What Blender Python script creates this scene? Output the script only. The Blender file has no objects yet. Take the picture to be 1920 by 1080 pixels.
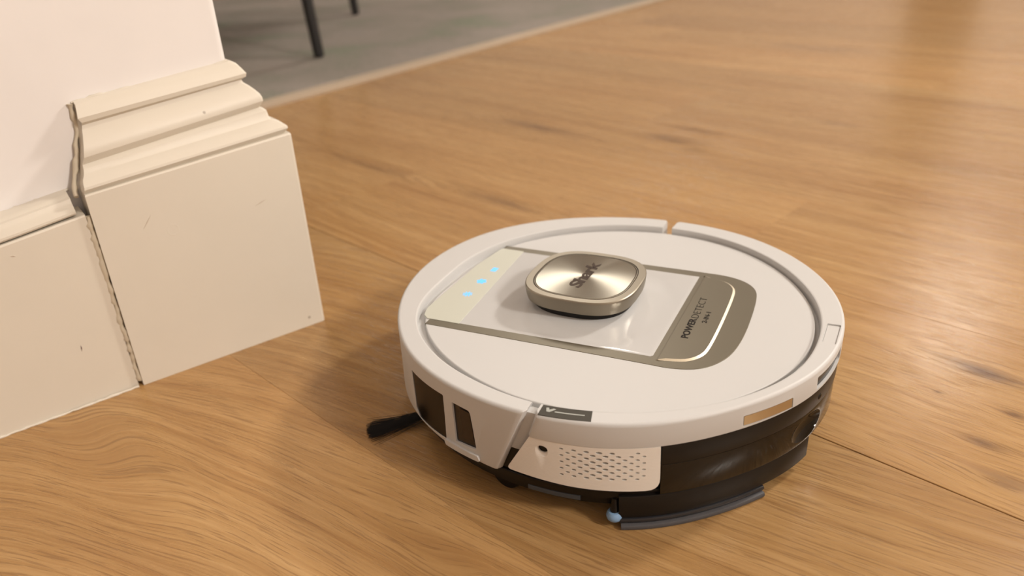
import bpy, bmesh, math, random
from mathutils import Vector, Matrix
random.seed(7)
C = bpy.context.scene.collection
SC = bpy.context.scene
PI = math.pi
R = math.radians

# ---------------------------------------------------------------- camera
cd = bpy.data.cameras.new('camera')
cam = bpy.data.objects.new('camera', cd); C.objects.link(cam)
pitch, roll = 0.46525, -0.05465
fw = Vector((0, math.cos(pitch), -math.sin(pitch))); rt = Vector((1, 0, 0)); up = rt.cross(fw)
r2 = math.cos(roll)*rt + math.sin(roll)*up; u2 = -math.sin(roll)*rt + math.cos(roll)*up
M = Matrix((r2, u2, -fw)).transposed().to_4x4(); M.translation = (0, 0, 0.36498)
cam.matrix_world = M
cd.sensor_width = 36; cd.lens = 1450.3/1920*36
cd.clip_start = 0.01
cd.dof.use_dof = True; cd.dof.focus_distance = 0.53; cd.dof.aperture_fstop = cd.lens/5.2
SC.camera = cam

# ---------------------------------------------------------------- world, lights, exposure
w = bpy.data.worlds.new('world'); SC.world = w; w.use_nodes = True
w.node_tree.nodes['Background'].inputs[0].default_value = (1.0, 0.86, 0.70, 1)
w.node_tree.nodes['Background'].inputs[1].default_value = 0.25
SC.view_settings.view_transform = 'Standard'; SC.view_settings.look = 'None'
SC.view_settings.gamma = 1; SC.view_settings.use_curve_mapping = False
SC.view_settings.exposure = 0.25

def lamp(name, loc, target, size, power, col=(1, .82, .62), shape='DISK', size_y=None):
    l = bpy.data.lights.new(name, 'AREA'); l.shape = shape; l.size = size
    if size_y: l.size_y = size_y
    l.energy = power; l.color = col
    o = bpy.data.objects.new(name, l); C.objects.link(o); o.location = loc
    o.rotation_euler = (Vector(target)-Vector(loc)).to_track_quat('-Z', 'Y').to_euler()
    return o
WARM = (1, .93, .84)
lamp('room_light', (2.1, 1.5, 1.85), (0.1, .6, 0), .28, 38, WARM)
lamp('room_light', (0.3, 3.6, 2.5), (0.3, 3.0, 0), .5, 22, WARM)
lamp('added_fill', (2.3, -1.15, 2.1), (-.2, .6, 0.1), .45, 60, WARM)  # added fill from front right, unseen; brightens the wall and upright faces
lamp('room_light', (3.0, 4.6, 2.5), (3.0, 4.9, 0), .5, 26, WARM)  # added, unseen: brightens the back wall that the floor mirrors
lamp('room_light', (-1.4, 2.6, 2.5), (-1.2, 2.4, 0), .5, 11, (1, .92, .82))

# ---------------------------------------------------------------- materials
def mat(name, col, rough=.5, metal=0, coat=0, spec=.5, **kw):
    m = bpy.data.materials.new(name); m.use_nodes = True
    b = m.node_tree.nodes['Principled BSDF']
    b.inputs['Base Color'].default_value = (*col, 1); b.inputs['Roughness'].default_value = rough
    b.inputs['Metallic'].default_value = metal; b.inputs['Coat Weight'].default_value = coat
    b.inputs['Specular IOR Level'].default_value = spec
    for k, v in kw.items(): b.inputs[k.replace('_', ' ')].default_value = v
    return m
class NT:
    """small helper for building node graphs"""
    def __init__(s, m): s.m = m; s.t = m.node_tree; s.n = s.t.nodes; s.l = s.t.links; s.b = s.n['Principled BSDF']
    def add(s, ty, **kw):
        n = s.n.new(ty)
        for k, v in kw.items(): setattr(n, k, v)
        return n
    def link(s, a, b): s.l.new(a, b)
    def put(s, sock, v):
        if isinstance(v, bpy.types.NodeSocket): s.l.new(v, sock)
        else: sock.default_value = v
    def math(s, op, a, b=0.0, c=0.0, clamp=False):
        n = s.add('ShaderNodeMath', operation=op, use_clamp=clamp)
        s.put(n.inputs[0], a); s.put(n.inputs[1], b); s.put(n.inputs[2], c); return n.outputs[0]
    def vec(s, x, y, z=0.0):
        n = s.add('ShaderNodeCombineXYZ'); s.put(n.inputs[0], x); s.put(n.inputs[1], y); s.put(n.inputs[2], z); return n.outputs[0]
    def noise(s, v, scale, detail=4, rough=.5, dist=0):
        n = s.add('ShaderNodeTexNoise'); s.link(v, n.inputs['Vector']); n.inputs['Scale'].default_value = scale
        n.inputs['Detail'].default_value = detail; n.inputs['Roughness'].default_value = rough
        n.inputs['Distortion'].default_value = dist; return n.outputs['Fac']
    def ramp(s, f, stops):
        n = s.add('ShaderNodeValToRGB'); s.put(n.inputs[0], f); e = n.color_ramp.elements
        while len(e) > 1: e.remove(e[-1])
        e[0].position = stops[0][0]; e[0].color = (*stops[0][1], 1)
        for p, c in stops[1:]:
            k = e.new(p); k.color = (*c, 1)
        return n.outputs[0]
    def mix(s, f, a, b, mode='MIX'):
        n = s.add('ShaderNodeMix', data_type='RGBA', blend_type=mode)
        s.put(n.inputs[0], f); s.put(n.inputs[6], a if isinstance(a, bpy.types.NodeSocket) else (*a, 1))
        s.put(n.inputs[7], b if isinstance(b, bpy.types.NodeSocket) else (*b, 1)); return n.outputs[2]
    def mapr(s, v, a, b, c=0.0, d=1.0):
        n = s.add('ShaderNodeMapRange'); s.put(n.inputs[0], v)
        for i, x in enumerate((a, b, c, d)): n.inputs[i+1].default_value = x
        return n.outputs[0]
    def bump(s, h, strength=.2, dist=.001):
        n = s.add('ShaderNodeBump'); n.inputs['Strength'].default_value = strength; n.inputs['Distance'].default_value = dist
        s.link(h, n.inputs['Height']); s.link(n.outputs[0], s.b.inputs['Normal'])

# oak floor
PANG = R(-45.2)
PA = (math.cos(PANG), math.sin(PANG)); PN = (-math.sin(PANG), math.cos(PANG))
PW, PO = .2285, .249
def oak():
    m = mat('oak', (.4, .25, .12), .42)
    t = NT(m)
    geo = t.add('ShaderNodeNewGeometry'); oi = t.add('ShaderNodeObjectInfo')
    sep = t.add('ShaderNodeSeparateXYZ'); t.link(geo.outputs['Position'], sep.inputs[0])
    px, py = sep.outputs[0], sep.outputs[1]
    a = t.math('ADD', t.math('MULTIPLY', px, PA[0]), t.math('MULTIPLY', py, PA[1]))
    n = t.math('ADD', t.math('MULTIPLY', px, PN[0]), t.math('MULTIPLY', py, PN[1]))
    rnd = oi.outputs['Random']; off = t.math('MULTIPLY', rnd, 37.0)
    # knots: (x, y, radius along grain, radius across, darkness)
    knots = [(.384, .527, .030, .011, .8), (.3736, .4682, .009, .005, .9), (.3314, .4386, .014, .006, .7), (.3229, .3966, .022, .009, .5),
             (.3322, .5026, .004, .002, .8), (.0675, 1.3526, .12, .02, .5), (.2753, 1.2363, .05, .02, .55),
             (.3256, 1.2819, .05, .012, .5), (.2966, 1.1776, .03, .014, .5), (-.217, 1.187, .12, .012, .35),
             (.5591, 1.2779, .05, .012, .3), (.79, 1.95, .14, .03, .35), (-.325, .498, .055, .016, .04), (-.05, .36, .05, .01, .12),
             (.62, 1.02, .05, .015, .3), (-.02, 1.0, .07, .014, .4)]
    warp = None; dark = None; ringd = None
    wv = t.vec(t.math('MULTIPLY', a, 9.0), t.math('MULTIPLY', n, 40.0), off)
    wob = t.math('SUBTRACT', t.noise(wv, 1.0, 2), .5)
    for (kx, ky, ra, rn, dk) in knots:
        ka = kx*PA[0]+ky*PA[1]; kn = kx*PN[0]+ky*PN[1]
        da = t.math('DIVIDE', t.math('SUBTRACT', a, ka), ra); dn = t.math('DIVIDE', t.math('SUBTRACT', n, kn), rn)
        d2 = t.math('ADD', t.math('MULTIPLY', da, da), t.math('MULTIPLY', dn, dn))
        d2w = t.math('ADD', d2, t.math('MULTIPLY', wob, 3.0))
        g = t.math('EXPONENT', t.math('MULTIPLY', d2, -.22))        # wide influence
        core = t.math('MULTIPLY', t.math('EXPONENT', t.math('MULTIPLY', d2w, -1.1)), dk)
        push = t.math('MULTIPLY', t.math('MULTIPLY', g, dn), -rn*.75)
        warp = push if warp is None else t.math('ADD', warp, push)
        dark = core if dark is None else t.math('MAXIMUM', dark, core)
    # slow wander of the grain
    sl = t.math('SUBTRACT', t.noise(t.vec(t.math('MULTIPLY', a, 4.5), t.math('MULTIPLY', n, 9.0), off), 1.0, 2), .5)
    # the boards nearest the camera were sawn off-axis: their grain runs about 11 degrees across the joint and bends at the left
    bend_ = t.math('MINIMUM', t.math('MAXIMUM', t.math('SUBTRACT', -.15, px), 0.0), .5)
    fx = t.math('SUBTRACT', t.math('MULTIPLY', px, -.69), t.math('MULTIPLY', t.math('MULTIPLY', bend_, bend_), 1.13))
    near = t.math('MULTIPLY', t.math('SUBTRACT', py, fx), .83)
    sel = t.math('LESS_THAN', n, PO+PW)
    base = t.math('ADD', t.math('MULTIPLY', near, sel), t.math('MULTIPLY', n, t.math('SUBTRACT', 1.0, sel)))
    nn = t.math('ADD', t.math('ADD', base, warp), t.math('MULTIPLY', sl, .016))
    # growth bands (cathedral figure)
    band = t.noise(t.vec(t.math('MULTIPLY', a, 2.2), t.math('MULTIPLY', nn, 120.0), off), 1.0, 4, .55)
    fine = t.noise(t.vec(t.math('MULTIPLY', a, 12.0), t.math('MULTIPLY', nn, 560.0), off), 1.0, 3, .6)
    pore = t.noise(t.vec(t.math('MULTIPLY', a, 24.0), t.math('MULTIPLY', nn, 700.0), off), 1.0, 2, .6)
    big = t.noise(t.vec(t.math('MULTIPLY', a, 3.0), t.math('MULTIPLY', n, 12.0), t.math('ADD', off, 5.0)), 1.0, 3, .5)
    streak = t.noise(t.vec(t.math('MULTIPLY', a, 1.6), t.math('MULTIPLY', nn, 22.0), t.math('ADD', off, 9.0)), 1.0, 3, .55)
    col = t.ramp(band, [(.28, (.350, .198, .078)), (.45, (.395, .236, .096)), (.6, (.435, .268, .116)), (.78, (.475, .304, .138))])
    col = t.mix(t.mapr(big, .3, .7), col, t.mix(1.0, col, (.90, .84, .78), 'MULTIPLY'))
    col = t.mix(t.math('MULTIPLY', t.mapr(streak, .55, .72), .33), col, t.mix(1.0, col, (.62, .54, .48), 'MULTIPLY'))
    col = t.mix(t.math('MULTIPLY', t.mapr(fine, .40, .66), .50), col, t.mix(1.0, col, (.74, .64, .54), 'MULTIPLY'))
    pm = t.mapr(pore, .565, .63)
    col = t.mix(t.math('MULTIPLY', pm, .50), col, (.19, .098, .038))
    col = t.mix(dark, col, (.13, .066, .028))
    tone = t.mapr(rnd, 0, 1, .90, 1.10)
    tn = t.add('ShaderNodeVectorMath', operation='SCALE'); t.link(col, tn.inputs[0]); t.link(tone, tn.inputs['Scale'])
    t.link(tn.outputs[0], t.b.inputs['Base Color'])
    h = t.math('SUBTRACT', t.math('MULTIPLY', band, .5), t.math('MULTIPLY', pm, 1.0))
    t.bump(h, .35, .0003)
    t.link(t.mapr(fine, .3, .7, .23, .31), t.b.inputs['Roughness'])
    t.b.inputs['Specular IOR Level'].default_value = .36
    return m
M_OAK = oak()
M_DARK = mat('subfloor', (.05, .03, .02), .8)

def paint(name, col, rough, scale, strength, dist, marks=()):
    m = mat(name, col, rough); t = NT(m)
    geo = t.add('ShaderNodeNewGeometry')
    nz = t.noise(geo.outputs['Position'], scale, 5, .55)
    col2 = t.mix(t.mapr(t.noise(geo.outputs['Position'], 9, 3), .35, .7), col, tuple(c*.955 for c in col))
    cur = col2; hh = nz
    for (pos, r, kind) in marks:
        d = t.add('ShaderNodeVectorMath', operation='DISTANCE'); t.link(geo.outputs['Position'], d.inputs[0]); d.inputs[1].default_value = pos
        dist_ = d.outputs['Value']
        if kind == 'ring':
            f = t.math('SUBTRACT', 1.0, t.math('DIVIDE', t.math('ABSOLUTE', t.math('SUBTRACT', dist_, r)), r*.22), clamp=True)
            hh = t.math('ADD', hh, t.math('MULTIPLY', f, 1.5))
        else:
            f = t.math('LESS_THAN', t.math('ADD', dist_, t.math('MULTIPLY', nz, r*.5)), r*1.2)
            cur = t.mix(t.math('MULTIPLY', f, .6), cur, (.2, .15, .11))
    t.link(cur, t.b.inputs['Base Color']); t.bump(hh, strength, dist); return m
M_WALL = paint('wall_paint', (.77, .735, .72), .75, 55, .12, .001)

M_CEIL = mat('ceiling_paint', (.8, .76, .7), .8)
M_WHITE = mat('white_plastic', (.54, .535, .53), .46, spec=.35)
M_GLOSSW = mat('glossy_white_plastic', (.54, .54, .54), .10, coat=.25)
M_PANELW = mat('white_side_panel', (.70, .66, .61), .45, spec=.35)
t = NT(M_PANELW); geo = t.add('ShaderNodeNewGeometry'); sp = t.add('ShaderNodeSeparateXYZ'); t.link(geo.outputs['Position'], sp.inputs[0])
t.bump(t.math('SINE', t.math('MULTIPLY', sp.outputs[2], 2*PI/.0011)), .25, .0001)
M_BLACK = mat('black_plastic', (.0065, .005, .004), .4, spec=.3)
M_BLACKG = mat('glossy_dark_tank', (.009, .006, .003), .08, spec=.35)
M_SMOKE = mat('smoked_window', (.008, .005, .003), .22, spec=.18)
M_BLKW = mat('black_window', (.006, .004, .004), .15)
M_BRWN = mat('brown_sensor', (.012, .005, .003), .3)
M_RUB = mat('dark_rubber', (.018, .018, .021), .3)
M_PAD = mat('grey_mop_pad', (.065, .063, .068), .6)
M_GOLD = mat('champagne_metal', (.175, .155, .115), .42, metal=.6)
M_GOLDS = mat('champagne_brushed', (.30, .268, .215), .40, metal=1.0)
M_DISC = mat('champagne_spun_metal', (.37, .345, .29), .30, metal=1.0, Anisotropic=.85)
t = NT(M_DISC); tg = t.add('ShaderNodeTangent', direction_type='RADIAL', axis='Z'); t.link(tg.outputs[0], t.b.inputs['Tangent'])
M_PLATE = mat('gold_contact', (.52, .40, .24), .3, metal=.8)
M_INK = mat('dark_print', (.015, .012, .010), .6, spec=.15)
M_INKP = mat('brown_engraving', (.045, .028, .018), .5, spec=.2)
M_TAG = mat('grey_badge', (.055, .050, .040), .5, spec=.2)
M_TAGL = mat('badge_print', (.33, .34, .31), .4)
M_LED = mat('blue_led', (.05, .2, .4), .4)
M_LED.node_tree.nodes['Principled BSDF'].inputs['Emission Color'].default_value = (.13, .50, 1, 1)
M_LED.node_tree.nodes['Principled BSDF'].inputs['Emission Strength'].default_value = .92
M_LEDG = mat('indicator_glass', (.53, .54, .47), .32)
M_BLUE = mat('blue_roller', (.20, .33, .52), .35)
M_BSTR = mat('blue_grey_reflection', (.05, .065, .085), .35)
M_BRIS = mat('black_bristle', (.006, .0045, .004), .7, spec=.2)
M_LEG = mat('black_metal', (.012, .011, .011), .5)
M_TOP = mat('dark_table_wood', (.09, .05, .03), .45)
M_BIND = mat('rug_binding', (.42, .33, .24), .9)
M_DOOR = mat('brown_door', (.05, .028, .016), .5)
M_RUG = mat('grey_rug', (.2, .18, .17), .95)
t = NT(M_RUG); geo = t.add('ShaderNodeNewGeometry')
f = t.noise(geo.outputs['Position'], 3.2, 4, .6); g = t.noise(geo.outputs['Position'], 140, 3, .6)
c1 = t.ramp(f, [(.32, (.140, .165, .110)), (.46, (.185, .172, .140)), (.6, (.235, .205, .175)), (.72, (.185, .178, .155))])
c2 = t.mix(t.mapr(g, .3, .7, 0, .5), c1, (.33, .28, .25)); t.link(c2, t.b.inputs['Base Color']); t.bump(g, .6, .003)

# ---------------------------------------------------------------- geometry helpers
def link(name, me, m=None, parent=None, smooth=None):
    o = bpy.data.objects.new(name, me); C.objects.link(o)
    if m: me.materials.clear(); me.materials.append(m)
    if parent: o.parent = parent
    if smooth is not None: shade(me, smooth)
    return o
def shade(me, ang=35):
    bm = bmesh.new(); bm.from_mesh(me)
    for f in bm.faces: f.smooth = True
    for e in bm.edges:
        if len(e.link_faces) == 2 and e.calc_face_angle(0) > R(ang): e.smooth = False
    bm.to_mesh(me); bm.free()
def pydata(name, v, f, m=None, parent=None, smooth=None):
    me = bpy.data.meshes.new(name); me.from_pydata([tuple(x) for x in v], [], f)
    bm = bmesh.new(); bm.from_mesh(me); bmesh.ops.remove_doubles(bm, verts=bm.verts, dist=1e-7)
    bmesh.ops.recalc_face_normals(bm, faces=bm.faces)
    if bm.calc_volume(signed=True) < 0: bmesh.ops.reverse_faces(bm, faces=bm.faces[:])
    bm.to_mesh(me); bm.free()
    return link(name, me, m, parent, smooth)
def loft(name, rings, m=None, parent=None, smooth=35, closed=False, caps=True):
    """rings: list of equal-length closed loops"""
    n = len(rings[0]); v = [p for r in rings for p in r]; f = []
    k = len(rings)
    for i in range(k if closed else k-1):
        for j in range(n):
            a, b = i*n+j, i*n+(j+1) % n; c, d = ((i+1) % k)*n+(j+1) % n, ((i+1) % k)*n+j
            f.append((a, b, c, d))
    if caps and not closed: f.append(tuple(range(n))); f.append(tuple(range((k-1)*n, k*n)))
    return pydata(name, v, f, m, parent, smooth)
def tag(o, label=None, cat=None, kind=None, group=None):
    if label: o['label'] = label
    if cat: o['category'] = cat
    if kind: o['kind'] = kind
    if group: o['group'] = group
    return o
def empty(name, loc=(0, 0, 0), rz=0):
    o = bpy.data.objects.new(name, None); C.objects.link(o); o.location = loc; o.rotation_euler = (0, 0, rz)
    o.empty_display_size = .05; return o
def box(name, x0, x1, y0, y1, z0, z1, m, parent=None, bev=0):
    v = [(x, y, z) for x in (x0, x1) for y in (y0, y1) for z in (z0, z1)]
    f = [(0, 1, 3, 2), (4, 6, 7, 5), (0, 4, 5, 1), (2, 3, 7, 6), (0, 2, 6, 4), (1, 5, 7, 3)]
    o = pydata(name, v, f, m, parent)
    if bev:
        bm = bmesh.new(); bm.from_mesh(o.data)
        bmesh.ops.bevel(bm, geom=bm.edges[:], offset=bev, segments=2, affect='EDGES'); bm.to_mesh(o.data); bm.free(); shade(o.data)
    return o
def cut(o, cutters, smooth=35):
    for c in cutters:
        c.parent = o.parent
        md = o.modifiers.new('b', 'BOOLEAN'); md.operation = 'DIFFERENCE'; md.solver = 'EXACT'; md.object = c
    bpy.context.view_layer.update()
    dg = bpy.context.evaluated_depsgraph_get()
    me = bpy.data.meshes.new_from_object(o.evaluated_get(dg)); m = o.data.materials[0]
    o.modifiers.clear(); old = o.data; o.data = me; me.materials.clear(); me.materials.append(m)
    for p in me.polygons: p.material_index = 0
    bpy.data.meshes.remove(old)
    for c in cutters: bpy.data.objects.remove(c, do_unlink=True)
    shade(me, smooth); return o
def plate(outer, holes, thick, mapf, m, name, parent, step, smooth=40):
    """flat outline with holes in (u, z), depth 0..-thick, bent by mapf(u, z, depth)"""
    bm = bmesh.new()
    for lp in [outer]+holes:
        vs = [bm.verts.new((u, z, 0)) for u, z in lp]
        for i in range(len(vs)): bm.edges.new((vs[i], vs[(i+1) % len(vs)]))
    bmesh.ops.triangle_fill(bm, use_beauty=True, use_dissolve=False, edges=bm.edges[:], normal=(0, 0, 1))
    us = [u for u, z in outer]; x = min(us)+step
    while x < max(us):
        bmesh.ops.bisect_plane(bm, geom=bm.verts[:]+bm.edges[:]+bm.faces[:], plane_co=(x, 0, 0), plane_no=(1, 0, 0), dist=1e-7); x += step
    ext = bmesh.ops.extrude_face_region(bm, geom=bm.faces[:])
    for g in ext['geom']:
        if isinstance(g, bmesh.types.BMVert): g.co.z -= thick
    bmesh.ops.recalc_face_normals(bm, faces=bm.faces)
    for v in bm.verts: v.co = mapf(v.co.x, v.co.y, v.co.z)
    if bm.calc_volume(signed=True) < 0: bmesh.ops.reverse_faces(bm, faces=bm.faces[:])
    me = bpy.data.meshes.new(name); bm.to_mesh(me); bm.free()
    return link(name, me, m, parent, smooth)
def chaikin(pts, n=2):
    for _ in range(n):
        q = []
        for i in range(len(pts)):
            a, b = pts[i], pts[(i+1) % len(pts)]
            q += [(a[0]*.75+b[0]*.25, a[1]*.75+b[1]*.25), (a[0]*.25+b[0]*.75, a[1]*.25+b[1]*.75)]
        pts = q
    return pts
def round_poly(pts, rad, seg=5):
    """round the corners of a polygon; rad is one radius or one per corner"""
    out = []; n = len(pts)
    for i in range(n):
        r = rad[i] if isinstance(rad, (list, tuple)) else rad
        p0, p, p1 = Vector(pts[i-1]), Vector(pts[i]), Vector(pts[(i+1) % n])
        if r <= 0: out.append(tuple(p)); continue
        a = (p0-p).normalized(); b = (p1-p).normalized()
        ang = a.angle(b); d = min(r/math.tan(ang/2), (p0-p).length*.49, (p1-p).length*.49)
        A, B = p+a*d, p+b*d
        for k in range(seg+1):
            s = k/seg; out.append(tuple(A*(1-s)**2+p*2*s*(1-s)+B*s*s))
    return out
def offset_poly(pts, d):
    n = len(pts); area = sum(pts[i][0]*pts[(i+1) % n][1]-pts[(i+1) % n][0]*pts[i][1] for i in range(n))
    sg = 1 if area > 0 else -1; out = []
    for i in range(n):
        p0, p, p1 = Vector(pts[i-1]), Vector(pts[i]), Vector(pts[(i+1) % n])
        t_ = (p1-p0).normalized(); out.append(tuple(p+Vector((t_.y, -t_.x))*d*sg))
    return out
def slab(name, pts, z0, z1, bev, m, parent, smooth=35):
    """vertical prism over an outline with a rounded top edge"""
    rings = [[(x, y, z0) for x, y in pts], [(x, y, z0+(z1-bev-z0)*.9) for x, y in pts], [(x, y, z1-bev) for x, y in pts]]
    for k in (1, 2, 3):
        a = k/3*PI/2; q = offset_poly(pts, -bev*(1-math.cos(a)))
        rings.append([(x, y, z1-bev+bev*math.sin(a)) for x, y in q])
    rings.append([(x, y, z1) for x, y in offset_poly(pts, -bev*1.35)])
    return loft(name, rings, m, parent, smooth)
def text(name, body, m, parent, loc, rz, length, height, bold=0.0, shear=0, thick=.00015, spacing=1.0):
    cu = bpy.data.curves.new(name, 'FONT'); cu.body = body; cu.size = 1; cu.offset = bold; cu.shear = shear
    cu.space_character = spacing; cu.extrude = .01; cu.resolution_u = 4
    o = bpy.data.objects.new(name, cu); C.objects.link(o); bpy.context.view_layer.update()
    me = bpy.data.meshes.new_from_object(o.evaluated_get(bpy.context.evaluated_depsgraph_get()))
    bpy.data.objects.remove(o, do_unlink=True)
    xs = [v.co.x for v in me.vertices]; ys = [v.co.y for v in me.vertices]
    for v in me.vertices:
        v.co = ((v.co.x-min(xs))/(max(xs)-min(xs))*length, (v.co.y-min(ys))/(max(ys)-min(ys))*height, v.co.z/.01*thick)
    o = link(name, me, m, parent); o.location = loc; o.rotation_euler = (0, 0, rz); return o

# ---------------------------------------------------------------- floor
H_ROOM = 2.6
X0, X1, Y0, Y1 = -3.4, 4.0, -1.6, 6.0
floor = box('floor', X0, X1, Y0, Y1, -.03, -.012, M_DARK); tag(floor, kind='structure', label='oak plank floor')
def clip_to_room(poly):
    for ax, val, sgn in ((0, X0, 1), (0, X1, -1), (1, Y0, 1), (1, Y1, -1)):
        out = []
        for i in range(len(poly)):
            p, q = poly[i-1], poly[i]; dp, dq = sgn*(p[ax]-val), sgn*(q[ax]-val)
            if dp*dq < 0:
                s = dp/(dp-dq); out.append(tuple(p[k]+(q[k]-p[k])*s for k in (0, 1)))
            if dq >= 0: out.append(q)
        poly = out
        if len(poly) < 3: return []
    return poly
def plank(n0, n1, a0, a1, dz, g0, g1):
    g = .00004
    pl = [(a0+g, n0+g0), (a1-g, n0+g0), (a1-g, n1-g1), (a0+g, n1-g1)]
    pts = clip_to_room([(a*PA[0]+n*PN[0], a*PA[1]+n*PN[1]) for a, n in pl])
    if len(pts) < 3: return
    b_ = .00035 if max(g0, g1) > .0003 else .00008
    rings = [[(x, y, -.012) for x, y in pts], [(x, y, -b_+dz) for x, y in pts], [(x, y, dz) for x, y in offset_poly(pts, -b_)]]
    loft('plank', rings, M_OAK, floor, None)
rr = random.Random(3)
k0 = int((-5-PO)/PW); 
for k in range(-22, 42):
    n0 = PO+k*PW
    a = -7.0+rr.random()*1.9
    if k == 0: a = -6.9
    if k == 1: a = -6.6
    while a < 5.5:
        ln = rr.choice((1.9, 1.9, 1.5, 2.1))
        a_, b_ = a, a+ln
        # keep the two nearest rows whole where the photograph shows no end joint
        plank(n0, n0+PW, a_, b_, -rr.random()*.0001, (.00045 if k == 1 else .00004), (.00045 if k == 0 else .00004)); a += ln

# ---------------------------------------------------------------- the wall with its plinth and skirting
WA = Vector((-.32728, .57670, 0)); WB = Vector((-.18737, .67875, 0)); D = (WB-WA).normalized(); N = Vector((D.y, -D.x, 0)); Z = Vector((0, 0, 1))
L0 = (WB-WA).length
M_TRIM = paint('trim_paint', (.66, .605, .52), .48, 160, .10, .0006, marks=(
    (tuple(WA+D*.0565+Z*.1308), .0045, 'ring'), (tuple(WA+D*.107-N*.0148+Z*.2180), .0013, 'dot'), (tuple(WA+D*.1576+Z*.0089), .0015, 'dot')))
M_CAULK = mat('old_caulk', (.56, .49, .38), .7)
TW = .13                      # wall thickness
S0 = -.033                    # wall face behind the plinth face
def P(u, d, h): return WA+D*u+N*d+Z*h
# wall body, ends at u = L0 + S0
bk = S0-TW
uA = -1.75
wv_ = [P(uA, S0, 0), P(L0+S0, S0, 0), P(L0+S0, bk, 0), P(uA, bk, 0)]
rr_ = .006
foot = round_poly([(uA, S0), (L0+S0, S0), (L0+S0, bk), (uA, bk)], [0, rr_, rr_, 0])
# the face of the wall is slightly uneven near its end
rings = []
for h in [0, .15, .2, .235, .26, .3, .4, .6, 1.2, H_ROOM]:
    rings.append([P(u, d, h) for u, d in foot])
wl = loft('wall_left', rings, M_WALL); tag(wl, kind='structure', label='pinkish white plastered wall end')
# plinth: board and moulding, mitred round the end of the wall
PROF = [  # d, height left, height right, left end u
    (0.0, 0.0, 0.0, 0.0), (0.0, .1745, .1885, 0.0), (-.0010, .1757, .1900, .0005)]
MOLD = [(-.0040, .1757, .1900, .0005), (-.0022, .1778, .1925, .001), (-.0012, .1792, .1942, .0012), (-.0016, .1812, .1962, .0015), (-.0042, .1837, .1985, .0020), (-.0066, .1862, .2008, .0030),
        (-.0112, .1882, .2024, .0050), (-.0124, .1896, .2045, .0057), (-.0132, .1925, .2100, .0064), (-.0152, .1936, .2122, .0068), (-.0176, .1950, .2130, .0072),
        (-.0158, .1978, .2152, .0080), (-.0142, .2008, .2184, .0092), (-.0142, .2040, .2212, .0100), (-.0154, .2080, .2246, .0112), (-.0182, .2125, .2282, .0126),
        (-.0215, .2165, .2318, .0140), (-.0248, .2200, .2346, .0150), (-.0256, .2232, .2372, .0160), (-.0222, .2258, .2394, .0160), (-.0215, .2295, .2424, .0140),
        (-.0240, .2345, .2466, .0150), (-.0268, .2392, .2508, .0158), (-.0300, .2408, .2530, .0155), (-.0345, .2411, .2537, .0152), (-.045, .2390, .2500, .0152), (-.045, .1757, .1900, .0005)]
back = -(2*abs(S0)+TW)
def molding(name, prof, parent, lift=None):
    secs = []
    us = [0, .02, .05, .1, .15, 1]; rho = .0028
    def jit(u, k): return lift(u, k) if lift else 0
    for s in us:
        secs.append([P(ul+(L0+min(d, 0)-rho-ul)*s, d, hl+(hr-hl)*s) for d, hl, hr, ul in prof])
    for ph in (22.5, 45, 67.5, 90):       # eased outer corner
        sp_, cp_ = math.sin(R(ph)), math.cos(R(ph))
        secs.append([P(L0+d-rho*(1-sp_), d-rho*(1-cp_), hr) for d, hl, hr, ul in prof])
    secs.append([P(L0+d, back-d, hr) for d, hl, hr, ul in prof])
    secs.append([P(ul-.02, back-d, hr) for d, hl, hr, ul in prof])
    return loft(name, secs, M_TRIM, parent, 28)
tr = empty('trim_1', tuple(WA)); tag(tr, kind='structure', label='tall cream plinth block with moulded top at the end of the wall')
tr.rotation_euler = (0, 0, 0)
def reparent(o, p):
    o.parent = p; o.matrix_parent_inverse = Matrix.Translation(-p.location)
    return o
reparent(molding('board', [(-.030, 0, 0, 0)]+PROF+[(-.030, .1757, .1900, .0005)], None), tr)
reparent(molding('moulding', MOLD, None), tr)
# skirting along the wall to the left, with its lower moulding
def sk(u): return -.0030-.045*max(u, -.30)
bl = empty('baseboard_left', tuple(WA)); tag(bl, kind='structure', label='cream skirting board left of the plinth block')
us = [-.0035, -.05, -.11, -.2, -.35, -.55, -1.1, -1.74]
def hl_(u): return max(-.02, u*.12) if u > -.12 else -.0144
def sweep_u(name, prof, umax=-.0035):
    rings = [[P(min(u, umax), sk(u)+d, h+hl_(u)*(h > .1)) for d, h in prof] for u in us]
    return reparent(loft(name, rings, M_TRIM, None, 28), bl)
sweep_u('board', [(-.028, 0), (0, 0), (0, .1590), (-.001, .1604), (-.028, .1604)])
sweep_u('moulding', [(-.028, .1618), (-.002, .1618), (-.0010, .1632), (-.0012, .1650), (-.0035, .1668), (-.0070, .1684), (-.0085, .1700), (-.0095, .1728), (-.0125, .1736), (-.0140, .1728), (-.0160, .1742), (-.0190, .1752), (-.031, .1757), (-.035, .17)], -.009)
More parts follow.
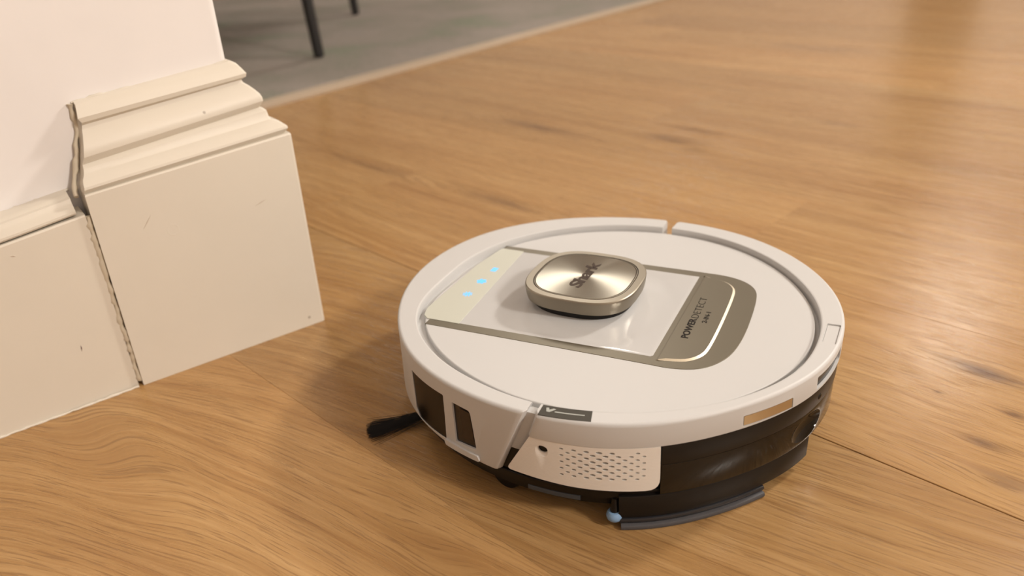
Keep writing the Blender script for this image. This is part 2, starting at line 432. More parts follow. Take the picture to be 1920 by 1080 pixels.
# dark paint-free sliver between the two, and ragged caulk beads
def bead(name, pts, r, m, parent, seed, seg=7):
    q = random.Random(seed); rings = []
    # resample
    P_ = []
    for i in range(len(pts)-1):
        n = max(2, int((pts[i+1]-pts[i]).length/.0035))
        for k in range(n): P_.append(pts[i].lerp(pts[i+1], k/n))
    P_.append(pts[-1])
    for i, p in enumerate(P_):
        t_ = (P_[min(i+1, len(P_)-1)]-P_[max(i-1, 0)]).normalized(); a = t_.cross(N).normalized(); b = t_.cross(a).normalized()
        rad = r*(.65+.7*q.random()); off = (a*(q.random()-.5)+b*(q.random()-.5)*.4)*r*.7
        rings.append([p+off+(a*math.cos(2*PI*k/seg)+b*math.sin(2*PI*k/seg))*rad for k in range(seg)])
    return reparent(loft(name, rings, m, None, 60), parent)
M_GAP = mat('shadow_gap_dirt', (.33, .26, .17), .8)
bead('caulk', [P(.014, S0+.0006, .2405), P(.05, S0+.0008, .2440), P(.12, S0+.0006, .2495), P(L0+S0, S0+.0006, .2535)], .0013, M_TRIM, tr, 1)
bead('caulk', [P(.0135, S0+.001, .2395), P(.0125, S0+.001, .229), P(.014, S0+.001, .222), P(.010, S0+.002, .213), P(.006, S0+.004, .200), P(.003, S0+.006, .190), P(-.002, S0+.010, .180), P(-.004, S0+.018, .172)], .0019, M_CAULK, tr, 2)
bead('caulk', [P(-1.7, S0+.0006, .1595), P(-.2, S0+.0006, .1595), P(-.11, S0+.0006, .1608), P(-.06, S0+.0006, .167), P(-.006, S0+.0006, .1742)], .0012, M_TRIM, bl, 3)
bead('caulk', [P(-.0022, -.0045, .158), P(-.0020, -.0045, .10), P(-.0018, -.0045, .05), P(-.0015, -.004, .004)], .0026, M_CAULK, bl, 4)
# paint line where skirting meets the oak
bead('caulk', [P(-1.7, sk(-1.7)+.0004, .0004), P(-.11, sk(-.11)+.0004, .0004), P(-.004, .0000, .0004)], .0011, M_TRIM, bl, 5)
# dents and scuffs: a shallow scratch and a filled nail head
def scratch(u, h, du, dh, wdt, m, parent, name='scuff', off=.0002, d=0):
    a = P(u, d+off, h); b = P(u+du, d+off, h+dh); t_ = (b-a).normalized(); s = t_.cross(N)*wdt
    mid = a.lerp(b, .55)
    v = [a, mid+s, b, mid-s*.6]; v2 = [p-N*.0004 for p in v]
    return reparent(pydata(name, v+v2, [(0, 1, 2, 3), (7, 6, 5, 4), (0, 4, 5, 1), (1, 5, 6, 2), (2, 6, 7, 3), (3, 7, 4, 0)], m, None), parent)
M_SC = mat('scuff', (.50, .41, .33), .7)
M_SC2 = mat('dark_scuff', (.20, .13, .12), .7)
scratch(.034, .1375, .0085, .0105, .0004, M_SC, tr)
scratch(.128, .1330, .011, .0035, .00035, M_SC, tr)
scratch(-.0365, .0490, .0006, .0055, .0006, M_SC2, bl, d=sk(-.036))
scratch(-.0605, .1432, .003, -.001, .0005, M_SC, bl, d=sk(-.06))

# ---------------------------------------------------------------- rest of the room
tag(box('wall_back', X0, X1, Y1, Y1+.1, 0, H_ROOM, M_WALL), kind='structure')
tag(box('wall_right', X1, X1+.1, Y0, Y1, 0, H_ROOM, M_WALL), kind='structure')
tag(box('wall_far_left', X0-.1, X0, Y0, Y1, 0, H_ROOM, M_WALL), kind='structure')
tag(box('wall_front', X0, X1, Y0-.1, Y0, 0, H_ROOM, M_WALL), kind='structure')
tag(box('ceiling', X0-.1, X1+.1, Y0-.1, Y1+.1, H_ROOM, H_ROOM+.05, M_CEIL), kind='structure')
dr = box('door_1', 3.02, 3.55, Y1-.05, Y1-.001, 0, 2.05, M_DOOR, bev=.003); tag(dr, kind='structure', label='brown door in the far wall')
for x in (2.96, 3.55): box('door_frame', x, x+.06, Y1-.06, Y1-.001, 0, 2.11, M_CEIL, dr, .003)

# ---------------------------------------------------------------- rug and table beyond the wall
RA = R(51.97); RD = Vector((math.cos(RA), math.sin(RA), 0)); RN = Vector((-RD.y, RD.x, 0)); RO = Vector((-.48883, 1.61554, 0))
def rp(s, q, z): return RO+RD*s+RN*q+Z*z
def rug_quad(s0, s1, q0, q1, z0, z1, name, m, parent=None, bev=.003):
    pts = [tuple(rp(s, q, 0)[:2]) for s, q in ((s0, q0), (s1, q0), (s1, q1), (s0, q1))]
    return slab(name, pts, z0, z1, bev, m, parent)
rug = rug_quad(-1.05, 2.6, .045, 2.1, .0001, .010, 'rug', M_RUG); tag(rug, 'mottled grey rug with a pale bound edge lying on the oak floor', 'rug')
rug_quad(-1.05, 2.6, 0, .045, .0001, .009, 'binding', M_BIND, rug); rug.children[0]['label'] = 'pale beige bound edge'
def cone(name, p0, p1, r0, r1, m, parent, seg=14):
    p0, p1 = Vector(p0), Vector(p1); t_ = (p1-p0).normalized(); a = t_.orthogonal().normalized(); b = t_.cross(a)
    rings = [[p+(a*math.cos(2*PI*k/seg)+b*math.sin(2*PI*k/seg))*r for k in range(seg)] for p, r in ((p0, r0), (p0.lerp(p1, .02), r0*1.05), (p1, r1))]
    return loft(name, rings, m, parent, 50)
tb = empty('table', (-.9, 2.6, .010)); tag(tb, 'table on slim black metal legs standing on the grey rug', 'table')
for (x, y, dx, dy) in ((-.483+.9, 2.15-2.6, -.05, .02), (-.5234+.9, 3.036-2.6, -.05, -.02), (-.483-.35, 2.15-2.6-.05, .05, .02), (-.5234-.35, 3.036-2.6, .05, -.02)):
    cone('leg', (x, y, .0020), (x+dx, y+dy, .70), .0135, .018, M_LEG, tb)
box('tabletop', -.47, .45, -.55, .55, .70, .73, M_TOP, tb, .004)
box('frame', -.40, .36, -.44, .44, .67, .6995, M_LEG, tb, .002)

# ---------------------------------------------------------------- robot vacuum
RV = empty('robot_vacuum', (.07872, .54324, 0), R(-26.8))
tag(RV, 'round white robot vacuum with a champagne metal turret on the oak floor', 'robot vacuum')
HT = .083
def periodic(tab):
    tab = sorted(tab); n = len(tab)
    def f(a):
        a = (a+180) % 360-180
        for i in range(n):
            a0, v0 = tab[i]; a1, v1 = tab[(i+1) % n]
            if i == n-1: a1 += 360
            aa = a if a >= tab[0][0] else a+360
            if a0 <= aa <= a1:
                vm = tab[i-1][1]; vp = tab[(i+2) % n][1]; s = (aa-a0)/(a1-a0)
                # smooth interpolation
                return v0+(v1-v0)*(s*s*(3-2*s)*.35+s*.65)
    # smooth by averaging
    def g(a): return sum(f(a+k*3)*w_ for k, w_ in zip(range(-4, 5), (1, 2, 3, 4, 5, 4, 3, 2, 1)))/25
    cache = {}
    return lambda a: cache.setdefault(round(a, 2), g(a))
rout = periodic([(-174, .1700), (-158, .1688), (-143, .1690), (-127, .1708), (-103, .1697), (-87, .1702), (-75, .1722), (-62, .1712), (-48, .1680), (-35, .1680), (-20, .1706), (0, .1712), (14, .1710), (36, .1694), (64, .1675), (85, .1640), (107, .1630), (129, .1675), (150, .1722), (168, .1715)])
rin = periodic([(-176, .1400), (-165, .1440), (-154, .1518), (-143, .1549), (-125, .1555), (-106, .1548), (-88, .1580), (-60, .1585), (-40, .1595), (-24, .1605), (-8, .1565), (8, .1545), (21, .1515), (34, .1495), (58, .1480), (78, .1462), (92, .1436), (114, .1415), (130, .1410), (149, .1420), (160, .1410), (169, .1418)])
rdeck = periodic([(-176, .1330), (-165, .1390), (-153, .1480), (-143, .1490), (-131, .1484), (-117, .1480), (-105, .1490), (-88, .1520), (-60, .1535), (-40, .1545), (-24, .1550), (-9, .1535), (5, .1515), (20, .1495), (40, .1475), (59, .1460), (73, .1445), (86, .1425), (102, .1395), (118, .1385), (139, .1385), (153, .1390), (165, .1345)])
def pol(r, a, z): return Vector((r*math.cos(R(a)), r*math.sin(R(a)), z))
def sweep(name, th0, th1, prof, m, parent, n=120, smooth=35, round_end=0.0):
    """prof(theta) -> closed list of (r, z, k); th0/th1 are functions of z; k=1 marks points that follow the rounded ends"""
    rings = []
    ts = [i/n for i in range(n+1)]
    if round_end: ts = sorted(set([round(.03*j/10, 5) for j in range(10)]+[round(1-.03*j/10, 5) for j in range(10)]+[x for x in ts if .03 < x < .97]))
    for s in ts:
        mid = th0(HT)+(th1(HT)-th0(HT))*s
        ring = []
        for r, z, k in prof(mid):
            th = th0(z)+(th1(z)-th0(z))*s
            if round_end and k:
                arc = min(abs(th-th0(z)), abs(th1(z)-th))*R(1)*.17
                if arc < round_end: r -= round_end*(1-math.sqrt(max(0, 1-(1-arc/round_end)**2)))
            ring.append(pol(r, th, z))
        rings.append(ring)
    return loft(name, rings, m, parent, smooth)
def rim_prof(zb, depth=.009, zi=.0722, br=.003):
    def f(a):
        ro, ri = rout(a), rin(a)
        return [(ri, zi, 0), (ri, HT-.0012, 0), (ri+.0004, HT-.0004, 0), (ri+.0012, HT, 0), (ri+.0016, HT, 0), (ro-.0025, HT, 1), (ro-.0020, HT, 1), (ro-.0011, HT-.0003, 1), (ro-.0004, HT-.0009, 1), (ro, HT-.0020, 1), (ro, HT-.0026, 1),
                (ro, zb+br, 1), (ro-br*.27, zb+br*.3, 1), (ro-br*.83, zb, 1), (ro-depth, zb, 0), (ro-depth, zi, 0)]
    return f
def curved_box(th0, th1, z0, z1, r0, r1, rad=0.0, n=10, seg=4):
    """cutter or pane bent to the body; corners rounded in (arc, z)"""
    s0, s1 = R(th0)*.17, R(th1)*.17
    pts = round_poly([(s0, z0), (s1, z0), (s1, z1), (s0, z1)], rad, seg)
    return pts, (s0, s1)
def bend(r_of=lambda a: .17):
    return lambda u, z, dd: pol(r_of(math.degrees(u/.17))+dd, math.degrees(u/.17), z)
def quad_uz(pts): return [(R(a)*.17, z) for a, z in pts]
def cplate(name, pts, rad, thick, m, parent, roff=0.0, holes=[], step=.004, ffr=None):
    o = round_poly(quad_uz(pts), rad, 5)
    fr = ffr or rout
    return plate(o, holes, thick, lambda u, z, dd: pol(fr(math.degrees(u/.17))+roff+dd, math.degrees(u/.17), z), m, name, parent, step)

# --- bumper (front half), slanting end at the near notch
def bump_near(z):
    return -89.4 if z > .081 else -89.6-7.2*max(0, (.080-z))/.050
def bump_far(z): return -270.4
bumper = sweep('bumper', bump_near, bump_far, rim_prof(.0285), M_WHITE, RV, 170, 35, .0035)
W1 = [(-127.6, .0685), (-112.6, .0705), (-113.0, .0335), (-125.6, .0310), (-127.4, .036)]
W2 = [(-109.6, .0690), (-104.0, .0688), (-102.8, .0390), (-109.4, .0370)]
cut(bumper, [cplate('c', W1, .0012, .0050, None, RV, .003), cplate('c', W2, [.001, .003, .001, .001], .0062, None, RV, .003)])
def inset(pts, d):
    c = (sum(p[0] for p in pts)/len(pts), sum(p[1] for p in pts)/len(pts)); return pts
o = cplate('sensor_window', W1, .0012, .0012, M_SMOKE, RV, -.0007); o['label'] = 'smoked brown wide sensor window'
o = cplate('sensor_window', W2, [.001, .003, .001, .001], .0006, M_BLKW, RV, -.0016); o['label'] = 'narrow black sensor window'
cplate('sensor', [(-107.6, .0665), (-104.4, .066), (-103.6, .0435), (-107.0, .0425)], .0004, .0006, M_BRWN, o, -.0011)['label'] = 'dark brown sensor face'
# ledge under the windows
cplate('ledge', [(-113.2, .0345), (-102.2, .0352), (-101.6, .0310), (-112.6, .0300)], .0014, .004, M_WHITE, bumper, .0016)['label'] = 'raised white ledge under the narrow window'

# --- rear shell: rim and band
def near_b(z): return -87.2 if z > .081 else -87.4-6.0*max(0, (.080-z))/.050
def far_b(z): return 86.2
shell = sweep('rear_shell', near_b, far_b, rim_prof(.0650, .010, br=.0005), M_WHITE, RV, 150, 35, .0030)
cut(shell, [cplate('c', [(-42.6, .0745), (-28.6, .0735), (-28.4, .0655), (-42.5, .0667)], .0008, .0020, None, RV, .001, ffr=rout),
            cplate('c', [(-19.6, .0768), (-3.5, .0768), (-3.5, .0668), (-19.4, .0668)], .0012, .0050, None, RV, .002)])
cplate('charging_contact', [(-42.4, .0741), (-28.8, .0731), (-28.6, .0660), (-42.3, .0672)], .0006, .001, M_PLATE, RV, -.0001)['label'] = 'gold charging contact'
cplate('rear_window', [(-19.5, .0766), (-3.6, .0766), (-3.6, .0670), (-19.3, .0670)], .0010, .001, M_SMOKE, RV, -.0018)['label'] = 'dark rear sensor window'
# recess on top of the rim
def rim_tile(a0, a1, r0, r1, z0, z1, m, name, parent, rad=.001, bev=.0002):
    pts = []
    for (a, r) in ((a0, r0), (a1, r0), (a1, r1), (a0, r1)): pts.append(tuple(pol(r, a, 0)[:2]))
    return slab(name, round_poly(pts, rad, 4), z0, z1, bev, m, parent)
c = rim_tile(-7.2, 2.6, .1592, .1686, HT-.0011, HT+.003, None, 'c', RV)
cut(shell, [c])
rim_tile(-6.8, 2.2, .1598, .1680, HT-.00115, HT-.0008, M_WHITE, 'release_button', RV, .001)['label'] = 'shallow rectangular white pad set in the rim'

# --- side panel with microphone hole and speaker grille
holes = []
zc = .0513
for ci in range(14):
    ang = -81.6+ci*1.31
    nrow = 5 if ci % 2 == 0 else 4
    for k in range(nrow):
        z = .0612-k*.0050-(0 if ci % 2 == 0 else .0025)
        if ci == 10 and k == 0: continue
        big = 1-abs(ci-6)/9.0
        hw, hh = .0011+.0010*big, .00060+.00038*big
        holes.append([(R(ang)*.17+hw*math.cos(q*PI/4), z+hh*math.sin(q*PI/4)) for q in range(8)])
holes.append([(R(-85.7)*.17+.0034*math.cos(q*PI/8), .0574+.0030*math.sin(q*PI/8)) for q in range(16)])
PP = [(-88.7, .0650), (-61.2, .0650), (-61.0, .0315), (-80, .0325), (-94.6, .0345)]
panel = cplate('side_panel', PP, [.0003, .0003, .0085, 0, .0022], .0022, M_PANELW, RV, -.0001, holes)
panel['label'] = 'white side panel with speaker grille'
cplate('grille_backing', [(-88, .0645), (-62, .0645), (-62, .038), (-90, .038)], .001, .001, M_BLACK, RV, -.0024)
# dimple around the microphone
ang0 = -85.7
def ring_at(a, z, r, dep, n=24):
    return [pol(rout(a)+dep, a, z)+Vector((-math.sin(R(a)), math.cos(R(a)), 0))*r*math.cos(2*PI*k/n)+Vector((0, 0, 1))*r*math.sin(2*PI*k/n) for k in range(n)]
cut(panel, [loft('c', [ring_at(-86.0, .0560, .0048, .0020), ring_at(-86.0, .0560, .0044, -.0001), ring_at(-85.8, .0572, .0024, -.0016)], None, RV)])
# strip of shell seen inside the near notch: white above, black below
cplate('notch_filler', [(-86.5, .0795), (-90.5, .0795), (-95.0, .0480), (-90.5, .0480)], .0003, .006, M_WHITE, RV, -.0055)['label'] = 'white strip deep in the bumper gap'
cplate('notch_filler', [(-90.0, .0478), (-95.6, .0478), (-98.5, .029), (-92.5, .029)], .0003, .006, M_BLACK, RV, -.0060)['label'] = 'black strip deep in the bumper gap'

# --- chassis
def disc(name, rf, z0, z1, m, parent, bev=.001, n=144, dx=0, dy=0):
    pts = [(rf(360*k/n-180)*math.cos(2*PI*k/n-PI)+dx, rf(360*k/n-180)*math.sin(2*PI*k/n-PI)+dy) for k in range(n)]
    return slab(name, pts, z0, z1, bev, m, parent)
def wedge():
    pts = [tuple(pol(r_, a_, 0)[:2]) for r_, a_ in ((.141, 85.9), (.20, 86.6), (.20, 89.6), (.141, 89.5))]
    return loft('c', [[(x, y, z) for x, y in pts] for z in (0, .1)], None, RV)
cut(disc('chassis', lambda a: rout(a)-.0105, .0125, .0715, M_BLACK, RV), [wedge()])
cut(disc('underbody', lambda a: rout(a)-.0045, .0225, .0283, M_BLACK, RV), [wedge()])
# --- water tank and its cover
def simple(th0, th1, z0, z1, ro, ri, bev=.0008):
    def f(a):
        r = rout(a)+ro
        return [(rout(a)+ri, z0, 0), (rout(a)+ri, z1, 0), (r-bev, z1, 0), (r-bev*.3, z1-bev*.3, 0), (r, z1-bev, 0), (r, z0+bev, 0), (r-bev*.3, z0+bev*.3, 0), (r-bev, z0, 0)]
    return f
sw = lambda name, a0, a1, z0, z1, ro, ri, m, parent=RV, bev=.0008, n=90: sweep(name, lambda z: a0, lambda z: a1, simple(a0, a1, z0, z1, ro, ri, bev), m, parent, n)
sw('tank_cover', -60.8, 62, .0498, .0650, -.0010, -.0100, M_BLACK)
tank = sw('water_tank', -60.8, 62, .0262, .0496, -.0014, -.0104, M_BLACKG)
def ellipsoid(c, rx, ry, rz, rot, n=28, m_=16):
    rings = []
    for i in range(1, m_):
        ph = PI*i/m_; rings.append([Vector((rx*math.sin(ph)*math.cos(2*PI*k/n), ry*math.sin(ph)*math.sin(2*PI*k/n), rz*math.cos(ph))) for k in range(n)])
    mt = Matrix.Translation(c) @ Matrix.Rotation(rot, 4, 'Z')
    return loft('c', [[mt @ p for p in r] for r in rings], None, RV)
cut(tank, [ellipsoid(pol(.1720, -20.5, .0378), .0085, .0225, .0106, R(-20.5)), ellipsoid(pol(.1715, 1, .0370), .0068, .012, .0140, R(1))], 30)
o = ellipsoid(pol(.1688, -16.0, .0560), .0018, .0030, .0026, R(-16)); o.name = 'button'; o.data.name = 'button'; o.data.materials.append(M_BLACKG); shade(o.data, 80); o['label'] = 'small glossy dark release button'
# tank seam and lower base
sw('base_plate', -69.5, -17.8, .0080, .0256, -.0022, -.050, M_BLACK, bev=.001)
sw('base_plate', -17.6, 62, .0110, .0256, -.0100, -.050, M_BLACK, bev=.001)
sw('mop_plate', -69.3, -33.9, .0040, .0078, -.0012, -.070, M_RUB, bev=.0014)
sw('mop_pad', -69.0, -34.2, .0001, .0040, +.0008, -.068, M_PAD, bev=.0012)['label'] = 'dark grey mop pad touching the floor'
sw('reflection_strip', -90.5, -78.0, .0165, .0205, -.0062, -.0110, M_BSTR, bev=.0006)['label'] = 'blue-grey strip painted as a reflection under the side panel'  # strip added to paint the bluish reflection on the inset underside
# corner roller
def lathe(name, c, prof, m, parent, n=24, axis='Z', rot=0):
    rings = [[Vector(c)+Vector((r*math.cos(2*PI*k/n), r*math.sin(2*PI*k/n), z)) for k in range(n)] for r, z in prof]
    return loft(name, rings, m, parent, 45)
rc = pol(.1665, -70.4, 0)
rl = lathe('corner_roller', rc, [(.001, .0042), (.0034, .0045), (.0048, .0060), (.0053, .0080), (.0050, .0098), (.0040, .0114), (.002, .0118)], M_BLUE, RV); rl['label'] = 'pale blue corner roller'
lathe('axle', rc, [(.0025, .0112), (.0028, .0124), (.0026, .0145), (.0020, .0225)], M_BLACK, rl)
# wheels under the body
def wheel(c, rad, wid, ang, name, m):
    cx_, cy_, cz_ = c; rings = []
    ax = Vector((-math.sin(ang), math.cos(ang), 0)); e1 = Vector((math.cos(ang), math.sin(ang), 0)); e2 = Vector((0, 0, 1))
    for s, r in ((-1, rad*.7), (-.98, rad*.94), (-.8, rad), (.8, rad), (.98, rad*.94), (1, rad*.7)):
        rings.append([Vector(c)+ax*s*wid/2+(e1*math.cos(2*PI*k/30)+e2*math.sin(2*PI*k/30))*r for k in range(30)])
    return loft(name, rings, m, RV, 40)
wheel((.005, -.120, .0325), .0323, .022, 0, 'drive_wheel', M_RUB)
wheel((.005, .120, .0325), .0323, .022, 0, 'drive_wheel', M_RUB)
wheel((-.118, 0, .0125), .0124, .014, 0, 'caster_wheel', M_RUB)
wheel(tuple(pol(.146, -99, .012)), .0118, .016, R(-10), 'caster_wheel', M_BLACK)
# --- side brush
bx_, by_ = pol(.128, -137.5, 0)[:2]
sb = lathe('side_brush', (bx_, by_, 0), [(.002, .0075), (.009, .008), (.011, .0105), (.009, .0124), (.004, .0126)], M_BLACK, RV)
def bristles(base_ang, count, seed, spread, length, name='bristles'):
    q = random.Random(seed); v = []; f = []
    c0 = Vector((bx_, by_, .0100))
    for i in range(count):
        da = q.gauss(0, 1)*spread; a = base_ang+da; ln = length*(.93+.1*q.random())
        dirv = Vector((math.cos(a), math.sin(a), 0)); sd = Vector((-dirv.y, dirv.x, 0))
        st = c0+Vector((math.cos(base_ang), math.sin(base_ang), 0))*.009+Vector((0, 0, q.uniform(-.0008, .0008)))+sd*q.uniform(-.0006, .0006)
        bs = len(v); pts = []
        for k in range(5):
            s = k/4; z = .0095*(1-s)**1.6+.0007+q.random()*.0012
            pts.append(Vector((st.x, st.y, 0))+dirv*ln*s+sd*s*s*ln*.03+Vector((0, 0, z)))
        for k, p in enumerate(pts):
            r = .00022*(1-.3*k/4)
            for j in range(3): v.append(p+sd*r*math.cos(2*PI*j/3)+Vector((0, 0, 1))*r*math.sin(2*PI*j/3))
        for k in range(4):
            for j in range(3): f.append((bs+k*3+j, bs+k*3+(j+1) % 3, bs+k*3+3+(j+1) % 3, bs+k*3+3+j))
    me = bpy.data.meshes.new(name); me.from_pydata([tuple(x) for x in v], [], f); o = link(name, me, M_BRIS, sb); o['kind'] = 'stuff'; return o
tip = Vector((-.1520, -.1345)); ba = math.atan2(tip.y-by_, tip.x-bx_); bl_ = (tip-Vector((bx_, by_))).length
for k in range(3): bristles(ba+k*2*PI/3, 260, 11+k, .085, .066)

# --- lid
NL = 180
deck = [(rdeck(360*k/NL-180)*math.cos(2*PI*k/NL-PI), rdeck(360*k/NL-180)*math.sin(2*PI*k/NL-PI)) for k in range(NL)]
ZD = .078
slab('gutter', [tuple(pol(rin(a)+.0006, a, 0)[:2]) for a in range(-180, 180, 3)], .0705, .0742, .0002, M_WHITE, RV)['label'] = 'white channel around the lid'
lid = slab('lid', deck, .0716, ZD, .0009, M_WHITE, RV); lid['label'] = 'round white lid'
def on_deck(pts): return pts
trim_o = [(-.1200, -.0880), (.045, -.0828), (.072, -.0836), (.094, -.0740), (.1075, -.0430), (.1065, .0360), (.1005, .0580), (.082, .0700), (.052, .0705), (-.1250, .0662)]
trim_o = trim_o[:1]+[q for q in chaikin([(-.50, -.100)]+trim_o[1:-1]+[(-.50, .0571)], 3) if q[0] > -.115]+trim_o[-1:]
slab('gold_trim', trim_o, ZD-.002, ZD+.00035, .0002, M_GOLD, lid)['label'] = 'champagne metal inlay around the white panel'
# white control panel with the raised pedestal for the turret
PCX, PCY = -.0180, -.0095
corners = [(-.1225, -.0818), (.0565, -.0750), (.0577, .0630), (-.1262, .0600)]
def sup(x, y, n=2.6): return (abs(x)**n+abs(y)**n)**(1/n)
nx, ny = 90, 76; v = []; f = []
def panel_xy(i, j):
    s, t_ = i/nx, j/ny
    a = Vector(corners[0]).lerp(Vector(corners[1]), s); b = Vector(corners[3]).lerp(Vector(corners[2]), s)
    return a.lerp(b, t_)
for j in range(ny+1):
    for i in range(nx+1):
        p = panel_xy(i, j); r = sup(p.x-PCX, p.y-PCY)
        s = min(1, max(0, (.066-r)/.028)); hgt = .0048*(s*s*(1.7-.7*s))
        edge = min(1, min(i, nx-i, j, ny-j)/2.0)
        v.append((p.x, p.y, ZD+.0006*edge+hgt*edge))
for j in range(ny):
    for i in range(nx):
        a = j*(nx+1)+i; f.append((a, a+1, a+nx+2, a+nx+1))
# skirt and underside so it is solid
rim_idx = [i for i in range(nx+1)]+[j*(nx+1)+nx for j in range(1, ny+1)]+[ny*(nx+1)+i for i in range(nx-1, -1, -1)]+[j*(nx+1) for j in range(ny-1, 0, -1)]
b0 = len(v)
for k in rim_idx: v.append((v[k][0], v[k][1], ZD-.001))
for k in range(len(rim_idx)):
    k2 = (k+1) % len(rim_idx); f.append((rim_idx[k], b0+k, b0+k2, rim_idx[k2]))
f.append(tuple(range(b0, b0+len(rim_idx))))
cp = pydata('control_panel', v, f, M_GLOSSW, lid, 50); cp['label'] = 'glossy white panel rising into a pedestal'
# indicator glass with three blue lights
ig = [(-.1222, -.0805), (-.0950, -.0795), (-.1040, .0590), (-.1262, .0590), (-.1312, .0170), (-.1312, -.066), (-.1275, -.0765)]
g_ = slab('indicator_glass', round_poly(ig, [.0006, .0006, .0006, .003, .01, .008, .004], 3), ZD-.0010, ZD+.0008, .0001, M_LEDG, cp); g_['label'] = 'pale greenish indicator strip'
def led(y, kind):
    z0 = ZD+.00078; x = -.1120
    v = []; f = []
    def add(pts):
        pts = [(px*1.2, py*1.2) for px, py in pts]
        n = len(pts); b = len(v); v.extend([(x+px, y+py, z0) for px, py in pts]+[(x+px, y+py, z0+.00015) for px, py in pts])
        f.append(tuple(range(b, b+n))); f.append(tuple(range(b+n, b+2*n)))
        for k in range(n): f.append((b+k, b+(k+1) % n, b+n+(k+1) % n, b+n+k))
    if kind == 0:
        for k in range(8):
            a = k*PI/4; c_, s_ = math.cos(a), math.sin(a)
            add([(c_*r-s_*w_, s_*r+c_*w_) for r, w_ in ((.0006, -.0004), (.0034, -.00045), (.0034, .00045), (.0006, .0004))])
    elif kind == 1:
        add([(.0022*math.cos(k*PI/6), .0022*math.sin(k*PI/6)) for k in range(12)])
        for k in range(6):
            a = k*PI/3; add([(.0026*math.cos(a)+.0012*math.cos(q*PI/3), .0026*math.sin(a)+.0012*math.sin(q*PI/3)) for q in range(6)])
    else:
        add([(-.0020, -.0030), (.0020, -.0030), (.0020, .0030), (-.0020, .0030)])
    o = pydata('indicator_light', v, f, M_LED, cp); return o
led(-.0339, 0)['label'] = 'blue sun-shaped indicator light'
led(-.0089, 1)['label'] = 'blue flower-shaped indicator light'
led(.0154, 2)['label'] = 'pale blue oblong indicator light'
# champagne name plate, raised with a bevelled edge, and its lettering
npl = [(.0582, -.0762), (.070, -.0748), (.0845, -.0640), (.0882, -.046), (.0880, .034), (.0850, .0520), (.070, .0618), (.0590, .0625)]
npl = npl[:1]+[q for q in chaikin([(-.02, -.083)]+npl[1:-1]+[(-.02, .066)], 3) if q[0] > .0595]+npl[-1:]
rings = [[(x, y, ZD+.0002) for x, y in offset_poly(npl, .0014)], [(x, y, ZD+.0013) for x, y in offset_poly(npl, -.0007)]]
nm = loft('name_plate', [[(x, y, ZD+.0002) for x, y in offset_poly(npl, -.0007)], rings[1]], M_GOLD, lid, 15)
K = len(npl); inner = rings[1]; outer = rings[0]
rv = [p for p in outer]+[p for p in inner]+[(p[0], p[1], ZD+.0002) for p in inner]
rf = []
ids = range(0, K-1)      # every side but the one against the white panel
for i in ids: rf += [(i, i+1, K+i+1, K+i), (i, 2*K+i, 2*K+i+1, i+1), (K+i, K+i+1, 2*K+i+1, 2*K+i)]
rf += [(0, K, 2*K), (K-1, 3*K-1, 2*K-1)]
rg = pydata('ridge', rv, rf, mat('champagne_highlight', (.72, .64, .50), .42, metal=.5), nm, 30); rg['label'] = 'bevelled edge of the plate, highlight painted in'  # pale base colour paints in the highlight along the bevel
ZN = ZD+.00132
TR = R(91)
text('lettering', 'POWER', M_INK, nm, (.0712, -.0420, ZN), TR, .0300, .0054, .03, thick=.0001)
text('lettering', 'DETECT', M_INK, nm, (.0710, -.0108, ZN), TR, .0345, .0054, -.012, thick=.0001)
text('lettering', '2-IN-1', M_INK, nm, (.0783, -.0158, ZN), TR, .0175, .0036, .02, thick=.0001)

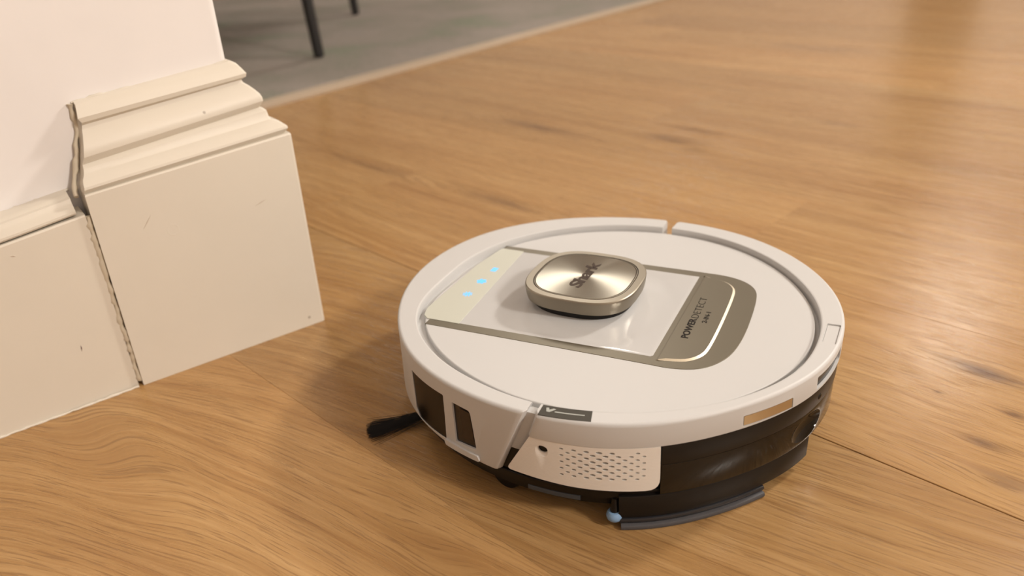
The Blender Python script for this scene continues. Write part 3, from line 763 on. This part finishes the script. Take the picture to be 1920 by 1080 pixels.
# --- turret
tu = empty('laser_turret', (PCX, PCY, 0)); tu.parent = RV; tu['label'] = 'champagne laser turret with engraved name'
def sq(hx, hy, n, K=96):
    out = []
    for k in range(K):
        a = 2*PI*k/K; c_, s_ = math.cos(a), math.sin(a)
        out.append((hx*math.copysign(abs(c_)**(2/n), c_), hy*math.copysign(abs(s_)**(2/n), s_)))
    return out
SQN = 2.9
def sqr(h, z, n=SQN, hy=None): return [(x, y, z) for x, y in sq(h, hy or h, n)]
HW = .0442
loft('neck', [sqr(.0390, .0795, 2.6), sqr(.0390, .0905, 2.6)], M_BLACK, tu)
cap = loft('cap', [sqr(HW-.0050, .0885), sqr(HW-.0026, .0884), sqr(HW-.0014, .0890), sqr(HW-.0006, .0925), sqr(HW, .0985), sqr(HW-.0002, .0995), sqr(HW-.0008, .1000),
                   sqr(HW-.0058, .1000), sqr(HW-.0058, .0992), sqr(HW-.0066, .0992), sqr(HW-.0066, .0999), sqr(HW-.0068, .1000), sqr(HW-.0071, .1000), sqr(HW-.0071, .0992), sqr(HW-.012, .0990)], M_GOLDS, tu, 12)
cap['label'] = 'champagne metal rim'
gr = loft('groove', [sqr(HW-.0059, .09915), sqr(HW-.0059, .0994), sqr(HW-.0080, .0994), sqr(HW-.0080, .09915)], M_INKP, tu, 30, closed=True); gr['label'] = 'dark groove around the disc'
ds = loft('disc', [sqr(HW-.0076, .0991), sqr(HW-.0076, .0999), sqr(HW-.0078, .10015), sqr(HW-.0085, .10015)], M_DISC, tu, 8); ds['label'] = 'circular-brushed metal disc'
text('lettering', 'Shark', M_INKP, tu, (-.0148-PCX, -.0322-PCY, .10020), R(88), .0465, .0105, .035, .12, thick=.0001, spacing=.92)

# --- badge on the rim beside the gap
bg = rim_tile(-86.6, -75.4, .1590, .1694, HT-.0002, HT+.00025, M_TAG, 'badge', RV, .0004, .00012); bg['label'] = 'dark grey badge with a pale tick and line'
def arc_strip(a0, a1, r0, r1, z0, z1, m, name, parent, n=10):
    pts = [tuple(pol(r0, a0+(a1-a0)*k/n, 0)[:2]) for k in range(n+1)]+[tuple(pol(r1, a1+(a0-a1)*k/n, 0)[:2]) for k in range(n+1)]
    return slab(name, pts, z0, z1, .00004, m, parent)
bpts = [tuple(pol(.1590, -86.6+(11.2)*k/10, 0)[:2]) for k in range(11)]+[tuple(pol(.1697, -75.4-(11.2)*k/10, 0)[:2]) for k in range(11)]
bpy.data.meshes.remove(bg.data) if False else None
nb = slab('badge', bpts, HT-.0002, HT+.00022, .00010, M_TAG, RV); nb['label'] = bg['label']; bpy.data.objects.remove(bg, do_unlink=True)
arc_strip(-83.4, -76.9, .1638, .1648, HT+.0002, HT+.00034, M_TAGL, 'badge_line', nb)
def vmark(pts): 
    q = [tuple(pol(r, a, 0)[:2]) for a, r in pts]; return slab('badge_tick', q, HT+.0002, HT+.00034, .00004, M_TAGL, nb)
vmark([(-85.6, .1615), (-85.0, .1610), (-84.7, .1630), (-83.9, .1612), (-83.3, .1617), (-84.5, .1654), (-85.2, .1652)])
